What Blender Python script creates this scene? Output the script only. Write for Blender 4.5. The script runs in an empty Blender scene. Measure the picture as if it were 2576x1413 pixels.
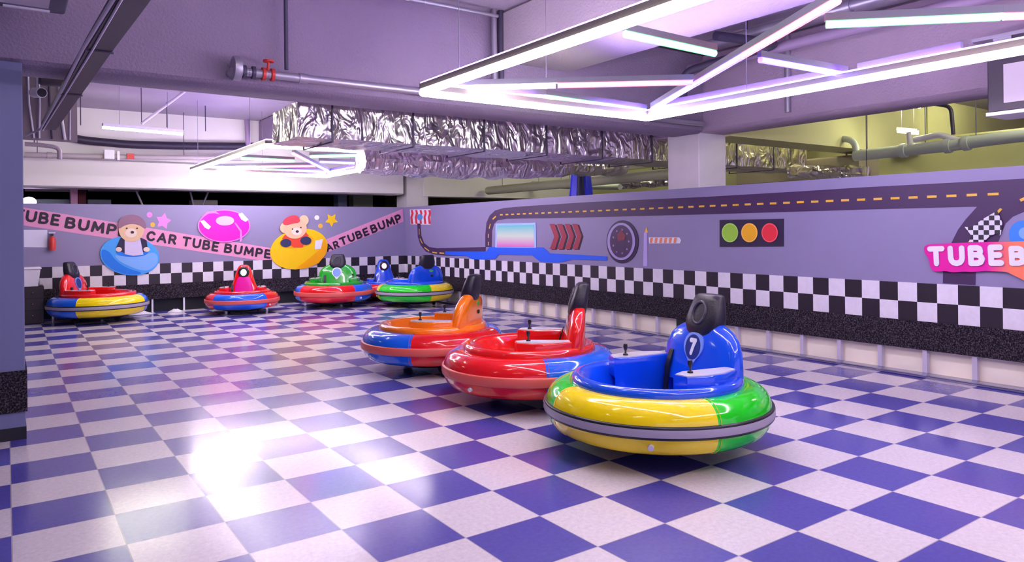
import bpy, math, random
from mathutils import Vector, Matrix, noise
random.seed(7)
SC = bpy.context.scene
COL = SC.collection
PI = math.pi
# ------------------------------------------------------------------ camera
T = .45                                    # floor tile
FPX, CY, ROLL = 1816.93, 576.56, -.0099
CAM = Vector((-2.2611, -3.0015, 1.4909))
FW = Vector((.57374, .81903, 0)).normalized()
R0 = Vector((FW.y, -FW.x, 0)); U0 = Vector((0, 0, 1))
RR = math.cos(ROLL)*R0 + math.sin(ROLL)*U0
UU = -math.sin(ROLL)*R0 + math.cos(ROLL)*U0
cd = bpy.data.cameras.new('camera'); cam = bpy.data.objects.new('camera', cd); COL.objects.link(cam)
cd.sensor_width = 36; cd.lens = FPX/2576*36; cd.shift_y = -(706.5-CY)/2576; cd.clip_start = .05
m = Matrix((RR, UU, -FW)).transposed().to_4x4(); m.translation = CAM
cam.matrix_world = m
SC.camera = cam
# ------------------------------------------------------------------ world, exposure
w = bpy.data.worlds.new('world'); SC.world = w; w.use_nodes = True
w.node_tree.nodes['Background'].inputs[0].default_value = (.62, .46, .92, 1)
w.node_tree.nodes['Background'].inputs[1].default_value = .55
SC.view_settings.view_transform = 'Standard'; SC.view_settings.look = 'None'
SC.view_settings.gamma = 1; SC.view_settings.exposure = 1.34
LED = 20.0        # white frame tubes
RGB = 14.0         # coloured tubes
FLU = 16.0        # fluorescent tubes
# ------------------------------------------------------------------ planes: a point of the photo on a known plane
def ray(x, y): return FW + (x-1288)/FPX*RR - (y-CY)/FPX*UU
def onz(x, y, z): d = ray(x, y); return CAM + d*((z-CAM.z)/d.z)
def onx(x, y, X): d = ray(x, y); return CAM + d*((X-CAM.x)/d.x)
def ony(x, y, Y): d = ray(x, y); return CAM + d*((Y-CAM.y)/d.y)
XW, YW = 5.25, 12.0       # right wall plane, back wall plane
# ------------------------------------------------------------------ materials
MATS = {}
def mat(name, col, rough=.5, metal=0, emit=0, ecol=None, noise_amt=0, nscale=8, bump=0, bscale=60, coat=0, spec=.5):
    if name in MATS: return MATS[name]
    M = bpy.data.materials.new(name); M.use_nodes = True; nt = M.node_tree; b = nt.nodes['Principled BSDF']
    b.inputs['Base Color'].default_value = (*col, 1); b.inputs['Roughness'].default_value = rough
    b.inputs['Metallic'].default_value = metal; b.inputs['Coat Weight'].default_value = coat
    b.inputs['Coat Roughness'].default_value = .05
    b.inputs['Specular IOR Level'].default_value = spec
    if emit:
        b.inputs['Emission Color'].default_value = (*(ecol or col), 1); b.inputs['Emission Strength'].default_value = emit
    tc = nt.nodes.new('ShaderNodeTexCoord')
    n = nt.nodes.new('ShaderNodeTexNoise'); n.inputs['Scale'].default_value = nscale; n.inputs['Detail'].default_value = 4
    nt.links.new(tc.outputs['Object'], n.inputs['Vector'])
    mx = nt.nodes.new('ShaderNodeMix'); mx.data_type = 'RGBA'; mx.blend_type = 'MULTIPLY'
    mx.inputs[0].default_value = noise_amt or .06
    mx.inputs[6].default_value = (*col, 1)
    cr = nt.nodes.new('ShaderNodeValToRGB'); cr.color_ramp.elements[0].position = .3; cr.color_ramp.elements[1].position = .7
    cr.color_ramp.elements[0].color = (.45, .45, .45, 1)
    nt.links.new(n.outputs['Fac'], cr.inputs['Fac']); nt.links.new(cr.outputs['Color'], mx.inputs[7])
    nt.links.new(mx.outputs[2], b.inputs['Base Color'])
    if bump:
        n2 = nt.nodes.new('ShaderNodeTexNoise'); n2.inputs['Scale'].default_value = bscale; n2.inputs['Detail'].default_value = 3
        nt.links.new(tc.outputs['Object'], n2.inputs['Vector'])
        bp = nt.nodes.new('ShaderNodeBump'); bp.inputs['Strength'].default_value = bump; bp.inputs['Distance'].default_value = .02
        nt.links.new(n2.outputs['Fac'], bp.inputs['Height']); nt.links.new(bp.outputs['Normal'], b.inputs['Normal'])
    MATS[name] = M; return M
def glow(name, col, s):
    if name in MATS: return MATS[name]
    M = bpy.data.materials.new(name); M.use_nodes = True; b = M.node_tree.nodes['Principled BSDF']
    b.inputs['Base Color'].default_value = (.8, .8, .8, 1)
    b.inputs['Emission Color'].default_value = (*col, 1); b.inputs['Emission Strength'].default_value = s
    MATS[name] = M; return M
def checker_mat(name, c1, c2, cell, axes, off, rough, floor=False):
    """checker in world coordinates on two axes"""
    M = bpy.data.materials.new(name); M.use_nodes = True; nt = M.node_tree; b = nt.nodes['Principled BSDF']
    L = nt.links.new; N = nt.nodes.new
    tc = N('ShaderNodeTexCoord'); sp = N('ShaderNodeSeparateXYZ'); L(tc.outputs['Object'], sp.inputs[0])
    cb = N('ShaderNodeCombineXYZ'); gr = []
    for k, ax in enumerate(axes):
        a = N('ShaderNodeMath'); a.operation = 'SUBTRACT'; L(sp.outputs[ax], a.inputs[0]); a.inputs[1].default_value = off[k]
        d = N('ShaderNodeMath'); d.operation = 'DIVIDE'; L(a.outputs[0], d.inputs[0]); d.inputs[1].default_value = cell[k]
        L(d.outputs[0], cb.inputs[k]); gr.append(d)
    cb.inputs[2].default_value = .5
    ch = N('ShaderNodeTexChecker'); ch.inputs['Scale'].default_value = 1
    ch.inputs['Color1'].default_value = (*c1, 1); ch.inputs['Color2'].default_value = (*c2, 1)
    L(cb.outputs[0], ch.inputs['Vector'])
    n = N('ShaderNodeTexNoise'); n.inputs['Scale'].default_value = 38 if floor else 14; n.inputs['Detail'].default_value = 6
    n.inputs['Roughness'].default_value = .75
    L(tc.outputs['Object'], n.inputs['Vector'])
    cr = N('ShaderNodeValToRGB'); cr.color_ramp.elements[0].position = .33; cr.color_ramp.elements[1].position = .68
    cr.color_ramp.elements[0].color = (.62, .60, .66, 1) if floor else (.8, .8, .8, 1)
    L(n.outputs['Fac'], cr.inputs['Fac'])
    mx = N('ShaderNodeMix'); mx.data_type = 'RGBA'; mx.blend_type = 'MULTIPLY'; mx.inputs[0].default_value = .55
    L(ch.outputs['Color'], mx.inputs[6]); L(cr.outputs['Color'], mx.inputs[7])
    out = mx.outputs[2]
    b.inputs['Roughness'].default_value = rough
    if floor:
        # thin joints between tiles
        mn = N('ShaderNodeMath'); mn.operation = 'MINIMUM'
        for k, g in enumerate(gr):
            f = N('ShaderNodeMath'); f.operation = 'PINGPONG'; L(g.outputs[0], f.inputs[0]); f.inputs[1].default_value = .5
            L(f.outputs[0], mn.inputs[k])
        lt = N('ShaderNodeMath'); lt.operation = 'LESS_THAN'; L(mn.outputs[0], lt.inputs[0]); lt.inputs[1].default_value = .006
        m2 = N('ShaderNodeMix'); m2.data_type = 'RGBA'; L(lt.outputs[0], m2.inputs[0]); L(out, m2.inputs[6])
        m2.inputs[7].default_value = (.42, .38, .42, 1); out = m2.outputs[2]
        # wear: roughness and slow undulation of the polished vinyl
        n3 = N('ShaderNodeTexNoise'); n3.inputs['Scale'].default_value = .75; n3.inputs['Detail'].default_value = 5
        L(tc.outputs['Object'], n3.inputs['Vector'])
        mr = N('ShaderNodeMapRange'); mr.inputs['From Min'].default_value = .3; mr.inputs['From Max'].default_value = .7
        mr.inputs['To Min'].default_value = .14; mr.inputs['To Max'].default_value = .24
        L(n3.outputs['Fac'], mr.inputs['Value']); L(mr.outputs[0], b.inputs['Roughness'])
        n4 = N('ShaderNodeTexNoise'); n4.inputs['Scale'].default_value = 9; n4.inputs['Detail'].default_value = 2
        L(tc.outputs['Object'], n4.inputs['Vector'])
        bp = N('ShaderNodeBump'); bp.inputs['Strength'].default_value = .05; bp.inputs['Distance'].default_value = .01
        L(n4.outputs['Fac'], bp.inputs['Height']); L(bp.outputs['Normal'], b.inputs['Normal'])
        b.inputs['Specular IOR Level'].default_value = .8
    L(out, b.inputs['Base Color'])
    return M
# ------------------------------------------------------------------ mesh building
class B:
    def __init__(s): s.v = []; s.f = []; s.m = []
    def add(s, v, f, mi=0):
        o = len(s.v); s.v += [tuple(p) for p in v]; s.f += [tuple(i+o for i in q) for q in f]
        s.m += [mi]*len(f) if isinstance(mi, int) else list(mi)
        return s
    def box(s, a, b, mi=0, bev=0):
        x0, y0, z0 = [min(a[i], b[i]) for i in range(3)]; x1, y1, z1 = [max(a[i], b[i]) for i in range(3)]
        if not bev:
            v = [(x, y, z) for z in (z0, z1) for x, y in ((x0, y0), (x1, y0), (x1, y1), (x0, y1))]
            return s.add(v, [(3,2,1,0), (4,5,6,7), (0,1,5,4), (1,2,6,5), (2,3,7,6), (3,0,4,7)], mi)
        secs = []
        for z, d in ((z0, bev), (z0+bev, 0), (z1-bev, 0), (z1, bev)):
            q = []
            for cx, cy, sx, sy in ((x0, y0, 1, 1), (x1, y0, -1, 1), (x1, y1, -1, -1), (x0, y1, 1, -1)):
                p = (cx+sx*(bev+d), cy+sy*d, z), (cx+sx*d, cy+sy*(bev+d), z)
                q += [p[1], p[0]] if (sx*sy > 0) else [p[0], p[1]]
            secs.append(q)
        return s.loft(secs, mi)
    def loft(s, secs, mi=0, cap=True, closed=True):
        n = len(secs[0]); v = [p for q in secs for p in q]; f = []; ms = []
        for i in range(len(secs)-1):
            for j in range(n if closed else n-1):
                k = (j+1) % n
                f.append((i*n+j, i*n+k, (i+1)*n+k, (i+1)*n+j)); ms.append(mi[i] if isinstance(mi, (list, tuple)) else mi)
        if cap:
            f.append(tuple(range(n))[::-1]); f.append(tuple((len(secs)-1)*n+j for j in range(n)))
            ms += [mi[0], mi[-1]] if isinstance(mi, (list, tuple)) else [mi, mi]
        return s.add(v, f, ms)
    def tube(s, pts, r, n=10, mi=0):
        pts = [Vector(p) for p in pts]; secs = []; prev = None
        for i, p in enumerate(pts):
            t = (pts[min(i+1, len(pts)-1)]-pts[max(i-1, 0)]).normalized()
            a = prev if prev else (Vector((0, 0, 1)) if abs(t.z) < .9 else Vector((1, 0, 0)))
            u = (a-t*a.dot(t)).normalized(); w_ = t.cross(u); prev = u
            rr = r[i] if isinstance(r, (list, tuple)) else r
            secs.append([p+rr*(math.cos(k*2*PI/n)*u+math.sin(k*2*PI/n)*w_) for k in range(n)])
        return s.loft(secs, mi)
    def bar(s, p, q, wd, h, mi=0):
        p, q = Vector(p), Vector(q); t = (q-p).normalized(); a = Vector((0, 0, 1)) if abs(t.z) < .9 else Vector((1, 0, 0))
        u = t.cross(a).normalized(); v_ = u.cross(t)
        return s.loft([[c+u*wd/2*i+v_*h/2*j for i, j in ((-1,-1), (1,-1), (1,1), (-1,1))] for c in (p, q)], mi)
    def lathe(s, prof, n=48, mi=0, amat=None, c=(0, 0, 0), close=False):
        v = []; f = []; ms = []; m_ = len(prof)
        for j in range(n):
            a = 2*PI*j/n
            v += [(c[0]+r*math.cos(a), c[1]+r*math.sin(a), c[2]+z) for r, z in prof]
        for j in range(n):
            k = (j+1) % n
            for i in range(m_ if close else m_-1):
                i2 = (i+1) % m_
                if prof[i][0] < 1e-6 and prof[i2][0] < 1e-6: continue
                if prof[i][0] < 1e-6: f.append((j*m_+i, k*m_+i2, j*m_+i2))
                elif prof[i2][0] < 1e-6: f.append((j*m_+i, k*m_+i, j*m_+i2))
                else: f.append((j*m_+i, k*m_+i, k*m_+i2, j*m_+i2))
                ms.append(amat((j+.5)*360/n, i) if amat else mi)
        return s.add(v, f, ms)
    def sphere(s, c, r, mi=0, n=16, sc=(1, 1, 1)):
        st = len(s.v)
        s.lathe([(max(0, r*math.cos(t)) if abs(t) < PI/2-1e-4 else 0, r*math.sin(t)) for t in [(-.5+k/8)*PI for k in range(9)]], n, mi)
        for i in range(st, len(s.v)):
            x, y, z = s.v[i]; s.v[i] = (c[0]+x*sc[0], c[1]+y*sc[1], c[2]+z*sc[2])
        return s
    def prism(s, poly, nrm, th, mi=0):
        """flat polygon of 3D points given a thickness along nrm"""
        n = Vector(nrm)*th; a = [Vector(p) for p in poly]
        k = len(a); v = a+[p+n for p in a]
        return s.add(v, [tuple(range(k))[::-1], tuple(range(k, 2*k))]+[(i, (i+1) % k, (i+1) % k+k, i+k) for i in range(k)], mi)
    def xf(s, M):
        s.v = [tuple(M @ Vector(p)) for p in s.v]; return s
    def build(s, name, mats, parent=None, smooth=35, loc=None, fix=True):
        me = bpy.data.meshes.new(name)
        v = s.v
        if loc is not None: v = [(p[0]-loc[0], p[1]-loc[1], p[2]-loc[2]) for p in v]
        me.from_pydata(v, [], s.f)
        if not isinstance(mats, (list, tuple)): mats = [mats]
        for m_ in mats: me.materials.append(m_)
        for p, k in zip(me.polygons, s.m): p.material_index = k
        if fix:
            import bmesh
            bm = bmesh.new(); bm.from_mesh(me); bmesh.ops.recalc_face_normals(bm, faces=bm.faces[:]); bm.to_mesh(me); bm.free()
        if smooth:
            for p in me.polygons: p.use_smooth = True
            me.set_sharp_from_angle(angle=math.radians(smooth))
        o = bpy.data.objects.new(name, me); COL.objects.link(o)
        if loc is not None: o.location = loc
        if parent: o.parent = parent
        return o
def tag(o, label=None, cat=None, group=None, kind=None):
    for k, v in (('label', label), ('category', cat), ('group', group), ('kind', kind)):
        if v: o[k] = v
    return o
def empty(name, loc=(0, 0, 0), rz=0, sc=1):
    o = bpy.data.objects.new(name, None); COL.objects.link(o); o.location = loc; o.rotation_euler = (0, 0, rz)
    o.scale = (sc, sc, sc); o.empty_display_size = .1
    return o
GLYPH = {
 'T': (.84, [[(0, 1), (.84, 1)], [(.42, 1), (.42, 0)]]), 'E': (.60, [[(.58, 1), (0, 1), (0, 0), (.60, 0)], [(0, .51), (.52, .51)]]),
 'U': (.78, [[(0, 1), (0, .38), (.05, .18), (.18, .05), (.39, 0), (.60, .05), (.73, .18), (.78, .38), (.78, 1)]]),
 'B': (.72, [[(0, 0), (0, 1), (.42, 1), (.58, .93), (.63, .77), (.58, .61), (.42, .54), (0, .54)], [(.42, .54), (.63, .46), (.72, .27), (.63, .08), (.44, 0), (0, 0)]]),
 'M': (1.0, [[(0, 0), (.10, 1), (.50, .22), (.90, 1), (1.0, 0)]]),
 'P': (.66, [[(0, 0), (0, 1), (.40, 1), (.59, .91), (.66, .72), (.59, .52), (.40, .43), (0, .43)]]),
 'R': (.70, [[(0, 0), (0, 1), (.40, 1), (.59, .91), (.66, .73), (.59, .54), (.40, .46), (0, .46)], [(.36, .46), (.70, 0)]]),
 'C': (.78, [[(.76, .80), (.62, .95), (.44, 1), (.22, .93), (.06, .75), (0, .5), (.06, .25), (.22, .07), (.44, 0), (.62, .05), (.77, .20)]]),
 'A': (.90, [[(0, 0), (.45, 1), (.90, 0)], [(.17, .33), (.73, .33)]]),
 '7': (.62, [[(0, 1), (.62, 1), (.40, .55), (.24, 0)]])}
def lettering(name, st, width, height, mt, parent, M, stroke=.22, th=.002, gap=.16):
    """rounded sans capitals drawn with strokes, fitted to width x height"""
    bb = B(); x = 0; hs = stroke/2
    ws = []
    for c in st:
        ws.append(x)
        if c == ' ': x += .55; continue
        x += GLYPH[c][0]*(1-stroke)+stroke+gap
    k = width/(x-gap); cnt = 0
    for c, x0 in zip(st, ws):
        if c == ' ': continue
        for line in GLYPH[c][1]:
            P = [Vector(((x0+hs+px_*(1-stroke))*k, (hs+py_*(1-stroke))*height, 0)) for px_, py_ in line]
            sx, sy = hs*k, hs*height
            for a in range(len(P)-1):
                t = P[a+1]-P[a]; d = Vector((t.x/k, t.y/height, 0)).normalized(); n = Vector((-d.y*sx, d.x*sy, 0))
                cnt += 1; bb.prism([P[a]-n, P[a+1]-n, P[a+1]+n, P[a]+n], (0, 0, 1), th+cnt*6e-5)
            for p in P:
                cnt += 1; bb.prism([p+Vector((sx*math.cos(q*PI/6), sy*math.sin(q*PI/6), 0)) for q in range(12)], (0, 0, 1), th+cnt*6e-5)
    bb.xf(M)
    return bb.build(name, mt, parent, 0)
# ------------------------------------------------------------------ palette
concrete = mat('painted_concrete', (.28, .22, .31), .8, bump=.5, bscale=45, noise_amt=.18, nscale=1.3)
slabm = mat('slab_paint', (.42, .38, .44), .85, bump=.3, bscale=60, noise_amt=.2, nscale=.9)
cream = mat('cream_paint', (.84, .81, .74), .6, noise_amt=.1, nscale=.8)
colpaint = mat('column_paint', (.80, .76, .76), .6, bump=.15, bscale=70)
olive = mat('olive_paint', (.66, .65, .30), .7, noise_amt=.3, nscale=.7)
greywall = mat('grey_wall_paint', (.27, .24, .40), .45, noise_amt=.08, nscale=2)
pillarp = mat('slate_blue_paint', (.16, .18, .32), .5, noise_amt=.1, nscale=2)
carpet = mat('black_carpet', (.016, .013, .018), .9, bump=1.0, bscale=90, noise_amt=.9, nscale=45, spec=.2)
_nt = carpet.node_tree; _n = _nt.nodes.new('ShaderNodeTexNoise'); _n.inputs['Scale'].default_value = 75; _n.inputs['Detail'].default_value = 3; _n.inputs['Roughness'].default_value = .7
_tc = _nt.nodes.new('ShaderNodeTexCoord'); _nt.links.new(_tc.outputs['Object'], _n.inputs['Vector'])
_r = _nt.nodes.new('ShaderNodeValToRGB'); _r.color_ramp.elements[0].position = .46; _r.color_ramp.elements[0].color = (.010, .008, .012, 1); _r.color_ramp.elements[1].position = .68; _r.color_ramp.elements[1].color = (.13, .10, .13, 1)
_nt.links.new(_n.outputs['Fac'], _r.inputs[0]); _nt.links.new(_r.outputs[0], _nt.nodes['Principled BSDF'].inputs['Base Color'])
dark = mat('dark_space', (.012, .014, .02), .8)
postm = mat('grey_post_metal', (.62, .58, .68), .35, metal=.2)
galv = mat('galvanised_steel', (.44, .42, .48), .42, metal=.7)
darkpipe = mat('dark_pipe', (.07, .06, .10), .5, metal=.2)
palepipe = mat('pale_green_pipe', (.56, .62, .52), .5)
redp = mat('red_valve_paint', (.65, .04, .03), .45)
whitep = mat('white_plastic', (.80, .78, .82), .35)
blackp = mat('black_plastic', (.012, .012, .016), .35)
alum = mat('aluminium_profile', (.24, .21, .20), .45, metal=.5)
paper = mat('white_paper', (.74, .72, .86), .7)
chrome = mat('chrome', (.8, .8, .8), .15, metal=1)
led_w = glow('white_led', (1.0, .88, .95), LED)
led_g = glow('green_led', (.03, 1.0, .12), 3.0)
led_b = glow('blue_led', (.035, .015, 1.0), 6)
led_r = glow('red_led', (1.0, .03, .08), 4)
led_c = glow('cyan_led', (.03, .5, 1.0), 4)
led_v = glow('violet_led', (.60, .03, 1.0), 4)
led_t = glow('indigo_led', (.32, .10, 1.0), RGB*2.0)
flu = glow('fluorescent_tube', (1.0, .97, .80), FLU)
flu_y = glow('warm_fluorescent_tube', (1.0, .98, .70), FLU*3.2)
foil = mat('aluminium_foil', (.80, .74, .72), .30, metal=1.0, bump=.01, noise_amt=.12, nscale=5)
_nt = foil.node_tree; _v = _nt.nodes.new('ShaderNodeTexNoise'); _v.inputs['Scale'].default_value = 5.5; _v.inputs['Distortion'].default_value = .75; _v.inputs['Detail'].default_value = 2.5
_mp = _nt.nodes.new('ShaderNodeMapping'); _mp.inputs['Scale'].default_value = (1.3, 1, .7)
_tc = _nt.nodes.new('ShaderNodeTexCoord'); _nt.links.new(_tc.outputs['Object'], _mp.inputs[0]); _nt.links.new(_mp.outputs[0], _v.inputs['Vector'])
_b = _nt.nodes.new('ShaderNodeBump'); _b.inputs['Strength'].default_value = .8; _b.inputs['Distance'].default_value = .12
_nt.links.new(_v.outputs['Fac'], _b.inputs['Height']); _nt.links.new(_b.outputs['Normal'], _nt.nodes['Principled BSDF'].inputs['Normal'])
# ------------------------------------------------------------------ structure
fm = checker_mat('vinyl_checker_tiles', (.80, .74, .77), (.095, .085, .42), (T, T), (0, 1), (0, 0), .17, True)
b = B(); b.add([(-9, -9, 0), (16, -9, 0), (16, 26, 0), (-9, 26, 0)], [(0, 1, 2, 3)])
tag(b.build('floor', fm, smooth=0), kind='structure')
SL = 3.8
b = B().box((-9, -9, SL), (16, 26, SL+.2)); tag(b.build('ceiling', slabm, smooth=0), kind='structure')
SOF = 2.745
def struct(name, bb, mt, parent=None, smooth=0):
    o = bb.build(name, mt, parent, smooth)
    if not parent: tag(o, kind='structure')
    return o
def beam(a, c, mt=concrete): return struct('ceiling_beam', B().box(a, c, bev=.03), mt, smooth=40)
beam((-9, 3.4, SOF), (5.36, 3.95, SL))                       # across, over the pillar
beam((5.36, -9, SOF+.02), (5.91, 26, SL), mat('girder_paint', (.44, .34, .44), .8, bump=.3, bscale=45, noise_amt=.15, nscale=1.3))                    # along the right wall
beam((2.05, -9, 3.28), (3.05, 3.4, SL), mat('pale_beam_paint', (.56, .50, .50), .8, bump=.3, bscale=45, noise_amt=.15, nscale=1.3))                      # shallow beam between
beam((2.05, 3.95, 3.28), (3.05, 12.3, SL))
b = B().box((-9, 12.35, 2.86), (5.36, 12.9, SL)).box((-9, 12.25, 2.32), (5.36, 12.9, 2.86), bev=.03)
struct('ceiling_beam', b, cream, smooth=40)
struct('ceiling_beam', B().box((5.91, 3.4, SOF), (16, 3.95, SL)), olive)
struct('ceiling_beam', B().box((5.91, 12.3, 2.3), (16, 12.9, SL)), cream)
struct('column', B().box((5.37, 3.5, 0), (5.93, 4.06, SOF+.04), bev=.01), colpaint, smooth=40)
struct('column', B().box((5.48, 12.35, 0), (6.05, 12.9, SOF+.06), bev=.01), colpaint, smooth=40)
# slate pillar at the left
o = struct('column', B().box((-2.75, 3.36, .08), (-2.155, 3.92, SOF), bev=.006), pillarp, smooth=40)
struct('carpet_band', B().box((-2.762, 3.348, .20), (-2.143, 3.93, .50)), carpet, o)
struct('baseboard', B().box((-2.755, 3.352, 0), (-2.15, 3.925, .09)), mat('black_base', (.01, .01, .014), .6), o)
# outer garage walls
tag(struct('wall_far', B().box((-9, 25.8, 0), (16, 26, SL)), dark))
tag(struct('wall_left', B().box((-9.2, -9, 0), (-9, 26, SL)), pillarp))
tag(struct('wall_east', B().box((15.8, -9, 0), (16, 26, SL)), olive))
# right partition
SQ = .1908; ZC0, ZC1 = .530, .530+2*.1908
def partition(name, a, c, zt):
    return struct(name, B().box((a[0], a[1], .25), (c[0], c[1], zt)), greywall)
wr = partition('wall_right', (XW, -6), (XW+.09, YW+.09), 2.02)
wb = partition('wall_back', (-6, YW), (XW, YW+.09), 2.02)
ck_r = checker_mat('wall_checker_right', (.80, .77, .83), (.018, .012, .022), (SQ, SQ), (1, 2), (.128*1.0345+.1035, ZC0), .45)
ck_b = checker_mat('wall_checker_back', (.018, .012, .022), (.80, .77, .83), (SQ, SQ), (0, 2), (-1.072*1.0345+.078, ZC0), .45)
struct('checker_band', B().box((XW-.006, -6, ZC0), (XW+.002, YW, ZC1)), ck_r, wr)
struct('checker_band', B().box((-6, YW-.006, ZC0), (XW, YW+.002, ZC1)), ck_b, wb)
struct('carpet_band', B().box((XW-.02, -6, .245), (XW+.002, YW, ZC0)), carpet, wr)
struct('carpet_band', B().box((-6, YW-.02, .245), (XW, YW+.002, ZC0)), carpet, wb)
kick = mat('cream_kickboard', (.95, .87, .70), .5)
struct('gap_board', B().box((XW+.07, -.33, 0), (XW+.09, YW, .25)), kick, wr)
struct('gap_board', B().box((-6, YW+.07, 0), (XW, YW+.09, .25)), dark, wb)  # dark board painting in the unlit gap under the back wall
chan = mat('base_channel_metal', (.42, .42, .62), .22, metal=.85)
struct('base_channel', B().box((XW-.20, -6, 0), (XW-.005, YW-.1, .022), bev=.006), chan, wr, 40)
y = .090
k = -1
while k < 26:
    yy = .095+.4535*k
    struct('post', B().box((XW-.01, yy-.022, 0), (XW+.045, yy+.022, .25)), postm, wr); k += 1
struct('post', B().box((XW-.02, 3.66, 0), (XW+.05, 3.80, .25)), dark, wr)
struct('post', B().box((XW-.02, -.75, 0), (XW+.10, -.36, .25)), dark, wr)
for xx in (-1.6, -.85, -.02, .53, 1.3, 2.1, 2.9, 3.7):
    struct('post', B().box((xx-.015, YW-.012, 0), (xx+.015, YW+.03, .25)), mat('white_post', (.75, .75, .8), .35), wb)

# ------------------------------------------------------------------ bumper cars
def superellipse(xc, hx, hy, z, n=2.8, k=28):
    out = []
    for j in range(k):
        a = 2*PI*j/k; c, s_ = math.cos(a), math.sin(a)
        out.append((xc+hx*abs(c)**(2/n)*(1 if c >= 0 else -1), hy*abs(s_)**(2/n)*(1 if s_ >= 0 else -1), z))
    return out
def paint(name, c): return mat(name, c, .16, coat=.8, noise_amt=.04)
def vinyl(name, c): return mat(name, c, .13, coat=.5, noise_amt=.05)
BL = vinyl('blue_vinyl', (.006, .13, .80)); YE = vinyl('yellow_vinyl', (1.0, .78, .0)); GR = vinyl('green_vinyl', (.01, .72, .01)); RE = vinyl('red_vinyl', (.80, .008, .012))
PB = paint('blue_fibreglass', (.004, .085, .80)); PR = paint('red_fibreglass', (.80, .008, .006)); PO = paint('orange_fibreglass', (1.0, .22, .0)); PG = paint('green_fibreglass', (.01, .42, .02))
pad = mat('black_padding', (.012, .010, .022), .38, bump=.1)
sheen = mat('pale_console_sheen', (.74, .72, .70), .22, coat=.5)  # console tops, with the lamps' reflection put into the pale colour
beltg = mat('grey_bumper_belt', (.42, .38, .46), .35); belts = mat('salmon_bumper_belt', (.80, .13, .10), .35)
whitem = mat('white_marking', (.85, .85, .88), .4)
navy = mat('navy_decal', (.01, .03, .22), .35); paleb = mat('pale_blue_decal', (.22, .36, .85), .35)
magenta = mat('magenta_vinyl', (.80, .0, .42), .4)
def chaikin(p, k=2):
    for _ in range(k): p = [q for a, c_ in zip(p, p[1:]+p[:1]) for q in ((a[0]*.75+c_[0]*.25, a[1]*.75+c_[1]*.25), (a[0]*.25+c_[0]*.75, a[1]*.25+c_[1]*.75))]
    return p
def oval_pts(cx, cy, rx, ry, n=28, a0=0, a1=2*PI, rot=0):
    pts = []
    for j in range(n):
        a = a0+(a1-a0)*j/(n if abs(a1-a0-2*PI) < 1e-6 else n-1)
        x, y_ = rx*math.cos(a), ry*math.sin(a)
        pts.append((cx+x*math.cos(rot)-y_*math.sin(rot), cy+x*math.sin(rot)+y_*math.cos(rot)))
    return pts
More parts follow.
